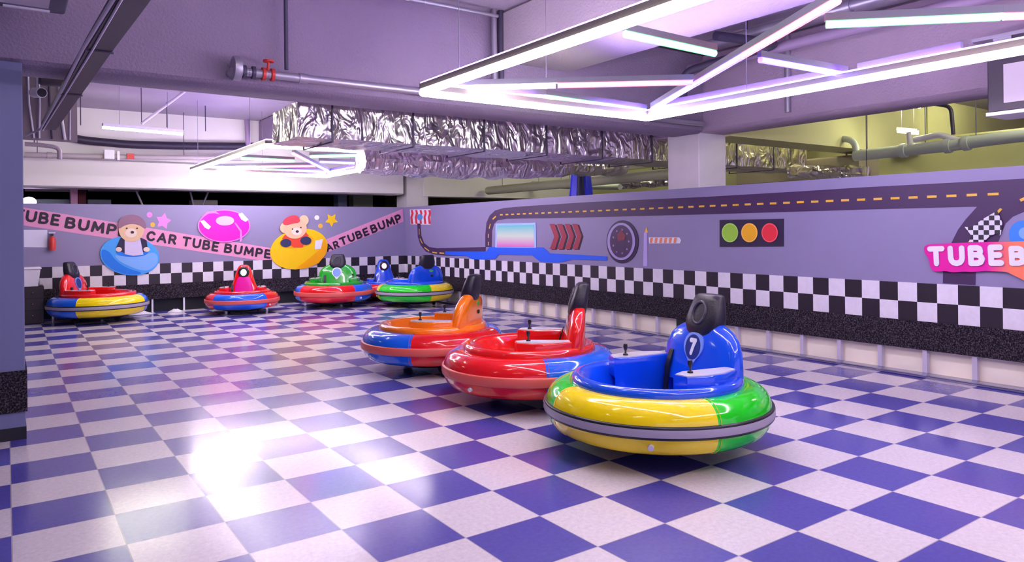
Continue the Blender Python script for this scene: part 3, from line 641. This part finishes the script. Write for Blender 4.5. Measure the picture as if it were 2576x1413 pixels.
PK.poly('ring_hole', oval_pts(565, 555, 23, 12, 28), mat('ring_pale_pink', (.95, .50, .80), .4), 7.2, r)
PK.poly('highlight', [(503, 556), (512, 553), (530, 570), (524, 577), (514, 572)], whiteg, 7.2, r)
PK.poly('highlight', [(598, 538), (608, 535), (624, 552), (617, 558), (606, 552)], whiteg, 7.2, r)
PK.poly('seam', [(588, 560), (592, 560), (607, 580), (608, 605), (602, 609), (603, 582)], pk2, 7.4, r)
PK.poly('seam', [(505, 545), (520, 532), (540, 530), (553, 540), (540, 536), (522, 537)], pk2, 7.4, r)
reloc(r)
r = decal_root('bear_in_yellow_ring_mural', PK.p(750, 610), 'cut-out of a bear in a red cap sitting in a yellow swim ring', 'mural')
yr = mat('ring_yellow', (.95, .60, .0), .35); yo = mat('ring_amber', (.95, .42, .0), .35)
PK.poly('ring', oval_pts(751, 626, 73, 50, 44, rot=-.22), yr, 3, r, th=.012)
PK.poly('ring_shade', [(818, 640), (800, 662), (770, 674), (740, 678), (770, 655), (800, 630), (815, 600), (822, 618)], yo, 6.2, r)
PK.poly('ring_hole', oval_pts(745, 607, 43, 17, 28, rot=-.12), yo, 6.2, r)
PK.poly('shirt', [(708, 600), (716, 590), (768, 584), (775, 592), (760, 622), (737, 622)], mat('shirt_red', (.80, .06, .02), .6), 7.3, r)
for x, y, in ((718, 611), (768, 605)): PK.poly('shoe', oval_pts(x, y, 14, 10.5, 18), mat('shoe_navy', (.02, .03, .10), .5), 8.3, r)
PK.poly('ear', oval_pts(714, 573, 11, 13, 18), fur, 8.3, r); PK.poly('ear', oval_pts(763, 554, 12, 13, 18), fur, 8.3, r)
PK.poly('head', oval_pts(741, 575, 29, 25, 30, rot=-.15), mat('fur_tan', (.80, .50, .30), .8), 9.4, r)
PK.poly('muzzle', oval_pts(745, 582, 13, 10, 20), furd, 10.4, r)
PK.poly('nose', oval_pts(746, 582, 4, 3.2, 12), inkm, 11.4, r)
for x, y in ((734, 576), (755, 572)): PK.poly('eye', oval_pts(x, y, 2, 2, 10), inkm, 11.4, r)
PK.poly('cap', chaikin([(709, 563), (712, 552), (728, 542), (745, 541), (753, 550), (752, 560), (735, 562), (718, 567)]), mat('cap_red', (.65, .05, .08), .7), 10.6, r)
PK.poly('badge', [(792, 605), (811, 601), (806, 625), (791, 627)], whiteg, 6.6, r)
reloc(r)
def star(label, cx, cy, ro, ri, mt, rot=0):
    pts = []
    for k in range(10):
        a = -PI/2+rot+k*PI/5; q = ro if k % 2 == 0 else ri; pts.append((cx+q*math.cos(a)*.95, cy+q*math.sin(a)))
    tag(PK.poly('star_mural', pts, mt, 0, None), label, 'mural')
star('pink star on the back wall', 411, 556, 21, 12, pk2, .2); star('yellow star on the back wall', 834, 553, 18, 9, yr, PI)
for lb, x, y, rr_, mt_ in (('small pink dot left of the pink star', 376, 540, 7, pk2), ('small cream dot below the pink star', 384, 565, 6, yel), ('small white dot left of the yellow star', 797, 547, 6, whiteg), ('small yellow dot below the white dot', 806, 568, 6, yel)):
    tag(PK.poly('dot_mural', oval_pts(x, y, rr_, rr_, 16), mt_, 0, None), lb, 'mural')
tag(PK.poly('notice', [(40, 578), (119, 578), (119, 622), (40, 621)], paper, 0, None), 'white notice sheet on the back wall beside the pillar', 'notice')
# red fire extinguisher box beside it
p = ony(131, 610, YW); r = empty('extinguisher', (p.x, YW-.06, p.z-.13)); tag(r, 'small red fire extinguisher on the back wall beside the notice', 'fire extinguisher')
B().lathe([(0, 0), (.048, 0), (.052, .02), (.052, .19), (.035, .225), (.016, .235), (.016, .25), (0, .25)], 20).build('cylinder', redp, r, 50)
B().box((-.02, -.02, .25), (.02, .04, .28)).build('valve', blackp, r, 0); B().box((-.05, .03, .29), (.05, .055, .31)).build('bracket', whitep, r, 0)

# ------------------------------------------------------------------ cabinet and bin
r = empty('drawer_cabinet', (-2.08, 11.62, 0)); tag(r, 'dark low cabinet with a column of small knobs by the pillar', 'cabinet')
cb_ = mat('dark_wood', (.012, .006, .006), .4)
B().box((-.36, -.22, 0), (.33, .22, .62), bev=.006).build('body', cb_, r, 0)
for k in range(3):
    d_ = B().box((-.34, -.235, .05+k*.19), (.31, -.218, .22+k*.19)).build('drawer', cb_, r, 0)
    B().sphere((.17, -.245, .135+k*.19), .017).build('knob', mat('brass_knob', (.25, .15, .12), .3, metal=.8), d_, 60)
r = empty('white_bin', (-2.02, 11.60, .62)); tag(r, 'white tapered plastic bin standing on the dark cabinet', 'bin')
B().loft([[(x*w_, y*w_, z) for x, y in ((-1, -1), (1, -1), (1, 1), (-1, 1))] for z, w_ in ((.001, .19), (.29, .225))]).build('bin_body', whitep, r, 0)
B().box((-.24, -.24, .28), (.24, .24, .315), bev=.01).build('rim', whitep, r, 40)

# ------------------------------------------------------------------ foil ducts
def foil_box(name, x0, x1, y0, y1, z0, z1, step=.06, amp=.02, seed=0):
    per = []
    ny, nz = max(2, int((y1-y0)/step)), max(2, int((z1-z0)/step))
    per += [(y0+(y1-y0)*i/ny, z0) for i in range(ny)]; per += [(y1, z0+(z1-z0)*i/nz) for i in range(nz)]
    per += [(y1-(y1-y0)*i/ny, z1) for i in range(ny)]; per += [(y0, z1-(z1-z0)*i/nz) for i in range(nz)]
    nx = int((x1-x0)/step); secs = []
    for k in range(nx+1):
        x = x0+(x1-x0)*k/nx; q = []
        puff = .020*abs(math.sin((x-x0)*PI/.62))
        for y, z in per:
            c_ = Vector((0, y-(y0+y1)/2, z-(z0+z1)/2)); n = c_.normalized()
            d = amp*noise.noise(Vector((x*7+seed, y*8, z*8)))+amp*.8*abs(noise.noise(Vector((x*17+seed, y*14, z*14))))
            q.append((x+amp*.6*noise.noise(Vector((x*9, y*9+5, z*9))), y+n.y*(d+puff), z+n.z*(d+puff)))
        secs.append(q)
    return B().loft(secs)
r = empty('foil_duct', (.2, 4.75, 2.65)); tag(r, 'long crumpled silver foil air duct running under the ceiling', 'duct')
d_ = foil_box('duct', 0, 8.9, -.42, .42, -.18, .17).build('foil_wrap', foil, r, 25)
for k in range(9):
    xx = .35+k*.95
    B().box((xx, -.455, -.215), (xx+.02, -.445, .2)).box((xx, .445, -.215), (xx+.02, .455, .2)).box((xx, -.455, -.225), (xx+.02, .455, -.215)).build('strap', darkpipe, d_, 0)
    if k < 6: B().tube([(xx+.01, -.45, .2), (xx+.01, -.45, 1.15)], .005, 6).build('hanger_rod', darkpipe, d_, 60)
def foil_pipe(label, pts, rad, seed=0):
    pts = [Vector(p) for p in pts]; L = sum((pts[i+1]-pts[i]).length for i in range(len(pts)-1)); n = max(12, int(L/.035)); secs = []
    segs = []
    for k in range(n+1):
        s_ = L*k/n; i = 0
        while i < len(pts)-2 and s_ > (pts[i+1]-pts[i]).length: s_ -= (pts[i+1]-pts[i]).length; i += 1
        t = (pts[i+1]-pts[i]); segs.append((pts[i]+t.normalized()*s_, t.normalized()))
    for k, (p, t) in enumerate(segs):
        u = Vector((0, 0, 1)); w_ = t.cross(u).normalized(); u = w_.cross(t)
        q = []
        for j in range(22):
            a = 2*PI*j/22; rr_ = rad*(1+.02*(1 if k % 2 else -1)+.03*math.sin(k*.35))+.06*noise.noise(Vector((k*.12+seed, math.cos(a)*2, math.sin(a)*2)))
            q.append(p+rr_*(math.cos(a)*u*.8+math.sin(a)*w_))
        secs.append(q)
    r = empty('flexible_duct', pts[0]); tag(r, label, 'duct')
    B().loft([[Vector(v)-pts[0] for v in q] for q in secs]).build('foil_sleeve', foil, r, 25)
    for k in range(len(pts)):
        c_ = pts[k]-pts[0]; B().tube([c_+Vector((0, 0, rad*.7)), Vector((c_.x, c_.y, SL-pts[0].z))], .006, 6).build('hanger_rod', darkpipe, r, 60)
    return r
foil_pipe('crinkled flexible duct hanging below the big foil duct', [(1.6, 6.0, 2.42), (2.8, 5.95, 2.40), (4.2, 6.0, 2.44), (5.3, 6.0, 2.52), (6.4, 6.1, 2.56)], .21)
foil_pipe('short flexible duct beyond the right wall', [onx(1990, 431, 8.6), onx(2180, 436, 8.6)], .13, 9)
foil_pipe('flexible duct low above the right wall beside the column', [onx(1560, 462, 9.5), onx(1700, 452, 9.5)], .14, 4)
# ------------------------------------------------------------------ pipes, valves, trays
def pipe(label, pts, rad, mt, cat='pipe', joints=(), parent=None, hang=()):
    pts = [Vector(p) for p in pts]; out = [pts[0]]
    for i in range(1, len(pts)-1):
        a, c_, d = pts[i-1], pts[i], pts[i+1]; t1 = (a-c_).normalized(); t2 = (d-c_).normalized(); q = min(rad*3, (a-c_).length*.45, (d-c_).length*.45)
        for f in (0, .25, .5, .75, 1): out.append((c_+t1*q*(1-f)).lerp(c_+t2*q*f, f))
    out.append(pts[-1])
    r = empty('pipe', pts[0]); tag(r, label, cat)
    B().tube([p-pts[0] for p in out], rad, 12).build('pipe_run', mt, r, 60)
    for j in hang:
        i, f = int(j), j-int(j); p = (pts[i]-pts[0]).lerp(pts[i+1]-pts[0], f)
        B().tube([p, Vector((p.x, p.y, SL-pts[0].z))], .006, 6).build('hanger_rod', darkpipe, r, 60)
    for j in joints:
        i, f = int(j), j-int(j); a, c_ = pts[i]-pts[0], pts[i+1]-pts[0]; p = a.lerp(c_, f); t = (c_-a).normalized()
        B().tube([p-t*.04, p+t*.04], rad*1.25, 12).build('coupling', mt, r, 60)
    return r
Y1 = 3.27
pr = pipe('grey pipe along the face of the near beam with valves', [(-.69, 3.39, 2.84), (-.69, Y1, 2.84), (8.2-3, Y1, 2.84)], .035, galv, joints=(1.1, 1.3, 1.55, 1.8))
def valve(pr, x, z, mt):
    v_ = B().lathe([(0, -.05), (.055, -.05), (.055, -.025), (.03, -.02), (.035, 0), (.03, .02), (.055, .025), (.055, .05), (0, .05)], 18).xf(Matrix.Translation((x, 0, 0)) @ Matrix.Rotation(PI/2, 4, 'Y')); return v_
o_ = valve(pr, .28, 0, redp).xf(Matrix.Translation((0, -.12, 0))).build('valve', redp, pr, 50)
o_ = valve(pr, .12, 0, darkpipe).xf(Matrix.Translation((0, -.12, 0))).build('valve', darkpipe, pr, 50)
B().lathe([(0, -.03), (.10, -.03), (.105, 0), (.10, .03), (0, .03)], 20).xf(Matrix.Translation((.02, -.12, .02)) @ Matrix.Rotation(PI/2, 4, 'Y')).build('flange', galv, pr, 50)
B().tube([(.28, -.12, .03), (.28, -.14, .10)], .012, 8).lathe([(.03, -.008), (.045, -.008), (.045, .008), (.03, .008)], 18, c=(.28, -.14, .11), close=True).build('hand_wheel', redp, pr, 50)
pipe('thin dark pipe rising from the beam valve and bending forward', [(-.25, Y1, 2.9), (-.25, Y1, 3.62), (.15, 2.6, 3.76), (.5, 1.4, 3.78)], .018, darkpipe)
pipe('pair of dark risers behind the light frame, left one', [(1.95, 3.30, 2.95), (1.95, 3.30, SL)], .03, galv)
pipe('pair of dark risers behind the light frame, right one', [(2.035, 3.30, 2.95), (2.035, 3.30, SL)], .03, darkpipe)
pipe('thin conduit under the ceiling from the unlit batten', [(.9, 3.2, 3.70), (1.93, 3.2, 3.70)], .018, galv, 'conduit', joints=(.2, .6))
pipe('hanging loop pipe on the far beam left of the duct', [ony(215, 252, 12.29), ony(620, 274, 12.29), ony(624, 372, 12.20)], .05, mat('mauve_pipe', (.36, .26, .40), .5))
pipe('thick black hose sagging along the far beam', [ony(140, 335, 12.2), ony(200, 352, 12.22), ony(330, 364, 12.26), ony(480, 367, 12.26), ony(640, 368, 12.26)], .075, mat('black_hose', (.03, .02, .05), .5), 'hose')
pr2 = pipe('sprinkler pipe with red valve along the far beam', [ony(62, 389, 12.0), ony(265, 394, 12.0), ony(640, 399, 12.0)], .045, mat('beige_pipe', (.48, .42, .42), .5), joints=(.3,), hang=(.15, 1.5))
q = ony(275, 391, 12.0)-ony(62, 389, 12.0)
B().box((q.x-.09, -.12, q.z-.07), (q.x+.07, .05, q.z+.09)).build('flow_switch', whitep, pr2, 0)
B().box((q.x+.12, -.07, q.z-.08), (q.x+.16, .05, q.z+.08)).build('flange', whitep, pr2, 0)
B().box((q.x+.28, -.07, q.z-.05), (q.x+.40, .05, q.z+.05)).build('valve', redp, pr2, 0)
pipe('diagonal white conduit below the far ceiling', [ony(356, 311, 9.8), ony(470, 226, 9.8)], .022, whitep, 'conduit', hang=(.0, .9))
for k, (x0, y0, y1) in enumerate(((420, 226, 320), (517, 250, 330), (203, 235, 315))):
    a = ony(x0, y0, 11.0); c_ = ony(x0, y1, 11.0)
    tag(B().tube([(0, 0, 0), (0, 0, a.z-c_.z)], .008, 6).build('hanger_rod', darkpipe, None, 60, loc=None), 'thin dark rod hanging in front of the far beam', 'rod', 'thin rods before the far beam').location = (c_.x, 11.0, c_.z)
# cable tray on the left
tp = [onz(x, y, 2.6) for x, y in ((520, -330), (420, -140), (335, 0), (250, 125), (180, 235), (122, 325))]
r = empty('cable_tray', tp[3]); tag(r, 'dark cable tray with bundled cables running into the depth at left', 'cable tray')
tr = mat('tray_grey', (.055, .055, .065), .45, metal=.3)
tq = [p-tp[3] for p in tp]; b = B()
for a, c_ in zip(tq, tq[1:]):
    t = (c_-a).normalized(); u = Vector((t.y, -t.x, 0))
    b.bar(a, c_, .13, .012)
    for k in (-1, 1): b.bar(a+u*.062*k+Vector((0, 0, .035)), c_+u*.062*k+Vector((0, 0, .035)), .006, .07)
b.build('tray', tr, r, 0)
for k in range(4): B().tube([p+Vector((-.036+.024*k, 0, .03+.012*(k % 2)+.006*math.sin(i_*2+k))) for i_, p in enumerate(tq)], .013, 8).build('cable', mat('black_cable', (.03, .03, .035), .5), r, 60)
B().tube([p+Vector((-.078+.008*math.sin(i_*1.7), 0, -.004)) for i_, p in enumerate(tq)]+[tq[-1]+Vector((-.2, .3, -.05))], .011, 8).build('conduit', mat('pale_conduit', (.55, .50, .58), .4), r, 60)
B().tube([p+Vector((-.045+.008*math.sin(i_*2.3), 0, -.014)) for i_, p in enumerate(tq)], .007, 8).build('conduit', mat('pale_conduit', (.55, .50, .58), .4), r, 60)
for k in (1, 3, 4):
    p = tq[k]; b = B().bar(p-Vector((.075, 0, .012)), p+Vector((.075, 0, -.012)), .02, .008, 0).tube([p+Vector((.07, 0, 0)), p+Vector((.07, 0, (SL-.005 if not 3.3 < tp[k].y < 4.05 else SOF-.005)-2.6))], .004, 6)
    b.build('bracket', darkpipe, r, 0)
# camera and boxes above the left corner
p = ony(100, 233, 7.5); r = empty('security_camera', p); tag(r, 'white bullet security camera with black lens at upper left', 'camera')
ax = (CAM-p); ax.z = -.3; ax = Vector((.35, -1, -.12)).normalized(); u = Vector((0, 0, 1))
B().tube([-ax*.16, ax*.06], .062, 16).build('camera_body', whitep, r, 50)
B().tube([ax*.06, ax*.066], .052, 16).build('lens', blackp, r, 50)
B().tube([-ax*.1, -ax*.1+Vector((0, 0, .16)), -ax*.1+Vector((0, .1, SL-p.z))], .014, 8).build('bracket', galv, r, 50)
p = ony(137, 196, 7.3); tag(B().box((-.16, -.1, -.09), (.14, .1, .09), bev=.02).box((-.02, -.01, .08), (.02, .01, SL-p.z)).build('junction_box', mat('dark_box', (.03, .02, .035), .5), None, 40), 'dark box fixed above the security camera', 'box').location = p
r = empty('cable_board', ony(125, 265, 7.9)); tag(r, 'brown board of pipes and cables behind the security camera', 'service board')
B().box((-.55, 0, -.45), (.30, .04, .62)).box((-.5, .01, .6), (-.46, .03, SL-r.location.z)).box((.2, .01, .6), (.24, .03, SL-r.location.z)).build('panel', mat('dusty_panel', (.30, .24, .27), .7), r, 0)
for k in range(7):
    xx = -.45+k*.11; B().tube([(xx, -.03, .55), (xx+.01, -.03, 0), (xx+.03*(k % 3), -.03, -.43)], .012+.006*(k % 2), 8).build('cable', [galv, darkpipe, whitep][k % 3], r, 60)
pipe('small clutter of pale pipes below the cable tray at left', [ony(62, 362, 9), ony(110, 365, 9), ony(150, 372, 9), ony(150, 400, 9)], .03, mat('beige_pipe', (.48, .42, .42), .5), hang=(.5,))
# ceiling units at both upper corners
p = onz(163, 38, 3.0)
r = empty('ceiling_unit', (p.x, p.y, 3.0)); tag(r, 'ceiling unit with a pale underside at the upper left corner', 'air conditioner')
B().box((-1.3, -.9, 0), (0, 0, .28), bev=.01).box((-.2, -.5, .27), (-.16, -.46, SL-3)).box((-1, -.5, .27), (-.96, -.46, SL-3)).build('casing', mat('unit_grey', (.07, .07, .11), .5), r, 40)
B().box((-1.2, -.80, -.006), (-.10, -.13, .004)).build('grille', mat('unit_panel', (.62, .56, .62), .5), r, 0)
B().box((-.35, -.07, -.012), (-.09, -.045, .002)).build('led_strip', whitep, r, 0)
p = onx(2484, 285, 4.75); r = empty('wall_unit', (4.75, p.y, p.z)); tag(r, 'white panelled unit in a dark frame at the upper right edge', 'air conditioner')
B().box((0, -1.6, 0), (.35, 0, .50), bev=.01).build('casing', mat('unit_dark', (.05, .04, .06), .5), r, 40)
B().box((-.012, -1.5, .07), (.01, -.13, .40)).build('front_panel', mat('unit_panel', (.62, .56, .62), .5), r, 0)
B().box((-.03, -1.6, -.03), (.38, .0, 0)).build('base_rail', whitep, r, 0)
B().box((.02, -.18, .5), (.06, -.04, .66)).build('bracket', galv, r, 0); B().box((.02, -1.4, .5), (.06, -1.2, .66)).build('bracket', galv, r, 0)
B().box((.0, -1.6, .64), (.35, .12, .67)).build('top_rail', galv, r, 0)
# pipes behind the frame
pipe('blue-lit elbow pipe hanging inside the near light frame', [onz(1800, 90, 3.5), onz(1960, 110, 3.5), (4.4, 2.9, 3.35), (4.4, 2.9, 2.85)], .05, darkpipe)
pipe('pipe under the ceiling crossing above the green tubes', [(4.45, 2.6, 3.62), (4.45, -3.2, 3.62)], .05, galv, joints=(.3, .7), hang=(.1, .5))
pipe('second pipe under the ceiling beside the girder', [(4.85, 3.2, 3.5), (4.85, -4, 3.5)], .06, mat('mauve_pipe', (.36, .26, .40), .5))
pipe('grey double riser on the girder face near the right', [(5.33, 2.12, SOF+.1), (5.33, 2.12, SL)], .035, galv)
# hall beyond the right wall
XR = 8.7
pipe('pale green pipe with fittings behind the column', [onx(1850, 322, XR), onx(2150, 352, XR), onx(2157, 400, XR)], .05, palepipe, joints=(.3, .8), hang=(.2, .7))
pipe('thick pale pipe beyond the right wall, nearest the ceiling unit', [onx(2150, 392, XR), onx(2260, 380, XR), onx(2400, 365, XR), onx(2480, 352, XR), onx(2620, 335, XR)], .085, palepipe, joints=(1.1, 1.9, 2.4), hang=(.3, 1.5, 2.7))
pipe('white branch pipe rising from the thick pale pipe', [onx(2290, 378, XR), onx(2286, 332, XR)], .035, whitep)
pipe('white curved pipe above the thick pale pipe', [onx(2300, 352, XR), onx(2365, 338, XR), onx(2400, 352, XR), onx(2455, 358, XR)], .045, whitep, hang=(.5,))
pipe('dark conduit dropping beside the lit batten at right', [onx(2318, 256, XR), onx(2392, 268, XR), onx(2398, 338, XR)], .028, darkpipe, hang=(.3,))
pipe('vertical pale conduit behind the girder', [onx(2062, 292, XR), onx(2088, 302, XR), onx(2085, 338, XR)], .035, palepipe)
pipe('long olive pipe beyond the wall left of the column', [(7.5, 5.6, 2.46), (7.6, 12.1, 2.46)], .10, mat('olive_pipe', (.45, .46, .30), .6), hang=(.1, .5, .9))
pipe('pale pipe with tees between the duct and the wall top', [onx(1340, 462, 9), onx(1420, 468, 9), onx(1560, 470, 9)], .07, palepipe, joints=(.5, 1.4), hang=(.2, .9))
a0, a1 = onx(1850, 400, 9.4), onx(2165, 405, 9.4)
tag(B().box((9.4, a1.y, a1.z-.28), (10, a0.y, a1.z+.12), bev=.03).box((9.5, a1.y+.3, a1.z+.1), (9.52, a1.y+.32, SL if a1.y+.3 < 3.3 else SOF)).box((9.5, a0.y-.3, a1.z+.1), (9.52, a0.y-.28, SOF if 3.3 < a0.y-.3 < 4 else SL)).build('brown_duct', mat('brown_duct', (.24, .20, .13), .6), None, 40), 'long brown duct low above the right wall', 'duct')
a0, a1 = onx(1850, 372, 10.5), onx(2000, 380, 10.5)
r = empty('foil_duct', (10.5, a1.y, a1.z)); tag(r, 'foil wrapped duct showing right of the column', 'duct')
foil_box('duct', 0, a0.y-a1.y, -.25, .25, -.22, .22, seed=5).xf(Matrix.Rotation(PI/2, 4, 'Z')).build('foil_wrap', foil, r, 25)
for k in (.2, .8): B().tube([(0, (a0.y-a1.y)*k, .2), (0, (a0.y-a1.y)*k, SL-a1.z)], .008, 6).build('hanger_rod', darkpipe, r, 60)
struct('ceiling_beam', B().box((11.2, -9, 2.05), (11.8, 26, 3.05), bev=.03), olive, smooth=40)
# blue wrapped drum above the right wall
pa, pb = onx(1428, 492, 6.6), onx(1497, 488, 6.6)
cx_, cy_ = 6.6, (pa.y+pb.y)/2
r = empty('blue_sack', (cx_, cy_, 1.4)); tag(r, 'bright blue hanging sack above the right wall', 'sack')
hh = onx(1460, 428, 6.6).z-1.4
B().loft([[(rr_*math.cos(2*PI*j/24)*(1+.06*math.sin(5*2*PI*j/24)), rr_*math.sin(2*PI*j/24)*(1+.06*math.cos(7*2*PI*j/24)), z) for j in range(24)] for z, rr_ in ((0, .17), (.3, .21), (hh*.6, .215), (hh*.9, .18), (hh, .17))]).build('sack_body', mat('bright_blue_cloth', (.005, .01, .75), .45), r, 60)
B().loft([[(rr_*math.cos(2*PI*j/12)-.13, rr_*math.sin(2*PI*j/12)-.14, z) for j in range(12)] for z, rr_ in ((0, .10), (hh*.6, .08), (hh-.02, .05))]).build('fold', mat('navy_cloth', (.004, .006, .05), .6), r, 60)
B().tube([(0, 0, hh), (0, 0, SL-1.4)], .02, 8).build('hanging_rope', darkpipe, r, 60)
# things glimpsed over the back wall
def standing(label, name, cat, x0, x1, ytop, Y, mt, z0=0):
    a, c_ = ony(x0, ytop, Y), ony(x1, ytop, Y)
    o_ = B().box((a.x, Y, z0), (c_.x, Y+.3, a.z), bev=.01).build(name, mt, None, 40); tag(o_, label, cat); return o_
standing('blue-grey post behind the back wall', 'post', 'post', 850, 873, 480, 14.5, mat('bluegrey_paint', (.35, .42, .60), .5))
standing('pale green square post behind the back wall', 'post', 'post', 888, 938, 478, 15, mat('pale_green_paint', (.42, .48, .34), .6))
standing('dark red hanging panel behind the back wall', 'panel', 'panel', 197, 217, 470, 13.6, mat('maroon_cloth', (.14, .005, .02), .6))
standing('pink and white post behind the back wall', 'post', 'post', 178, 196, 470, 13.5, mat('pink_post', (.80, .42, .55), .5))
standing('pale green counter top behind the back wall at left', 'counter', 'counter', 85, 176, 500, 13.8, mat('mint_paint', (.30, .42, .38), .6))
standing('grey machine top behind the back wall', 'machine', 'machine', 220, 280, 501, 13.9, mat('machine_grey', (.22, .26, .30), .5))
standing('pale stack behind the back wall under the thin struts', 'stack', 'boxes', 483, 548, 502, 14, mat('pale_stack', (.75, .72, .60), .6))
p = ony(73, 508, 13); r = empty('globe_lamp', (p.x, p.y, 0)); tag(r, 'glowing lilac lamp globe over the back wall at left', 'lamp'); B().sphere((0, 0, p.z), .12, sc=(1, 1, .8)).build('lamp_globe', glow('lilac_lamp', (.75, .55, 1), 3), r, 60); B().lathe([(0, 0), (.16, 0), (.16, .03), (.02, .05), (.02, p.z-.08), (0, p.z-.08)], 16).build('stand', darkpipe, r, 40)
for k, (x0, x1) in enumerate(((62, 175), (222, 350))):
    a, c_ = ony(x0, 476, 14.5), ony(x1, 478, 14.5)
    tag(B().bar(a, c_, .08, .08).box((a.x+.1, 14.48, a.z), (a.x+.13, 14.5, SL)).box((c_.x-.13, 14.48, c_.z), (c_.x-.1, 14.5, SL)).build('rail', mat('pale_rail', (.5, .48, .38), .5), None, 0), ['pale rail above the back wall, by the pillar', 'pale rail above the back wall, right of the maroon panel'][k], 'rail')
for lb, x0, y0, x1, y1 in (('slanted strut behind the back wall, leftmost', 345, 485, 355, 508), ('slanted strut over the pale stack', 478, 480, 486, 512), ('slanted strut right of the pale stack', 524, 482, 512, 512)):
    a, c_ = ony(x0, y0, 13.5), ony(x1, y1, 13.5); a, c_ = a+(a-c_)*3, c_+(c_-a)*((c_.z-.02)/(a.z-c_.z)); tag(B().tube([a, c_], .02, 8).build('strut', whitep, None, 60), lb, 'strut')
# bits on the floor under the back wall
for lb, x, y, w_ in (('white crumpled cloth on the floor under the back wall', 440, 784, .14), ('white sheet on the floor beside the yellow ringed car', 352, 789, .20)):
    p = onz(x, y, 0); p.y = min(p.y, YW-.25)
    bb_ = B(); n = 12; secs = []
    for i in range(4):
        f = i/3; secs.append([(w_*(1-f*.75)*math.cos(2*PI*j/n)*(1+.2*math.sin(3*j)), w_*.6*(1-f*.75)*math.sin(2*PI*j/n), .004+f*.05*(1+.2*math.cos(j))) for j in range(n)])
    tag(bb_.loft(secs).build('cloth', whitep, None, 60), lb, 'cloth').location = (p.x, p.y, 0)
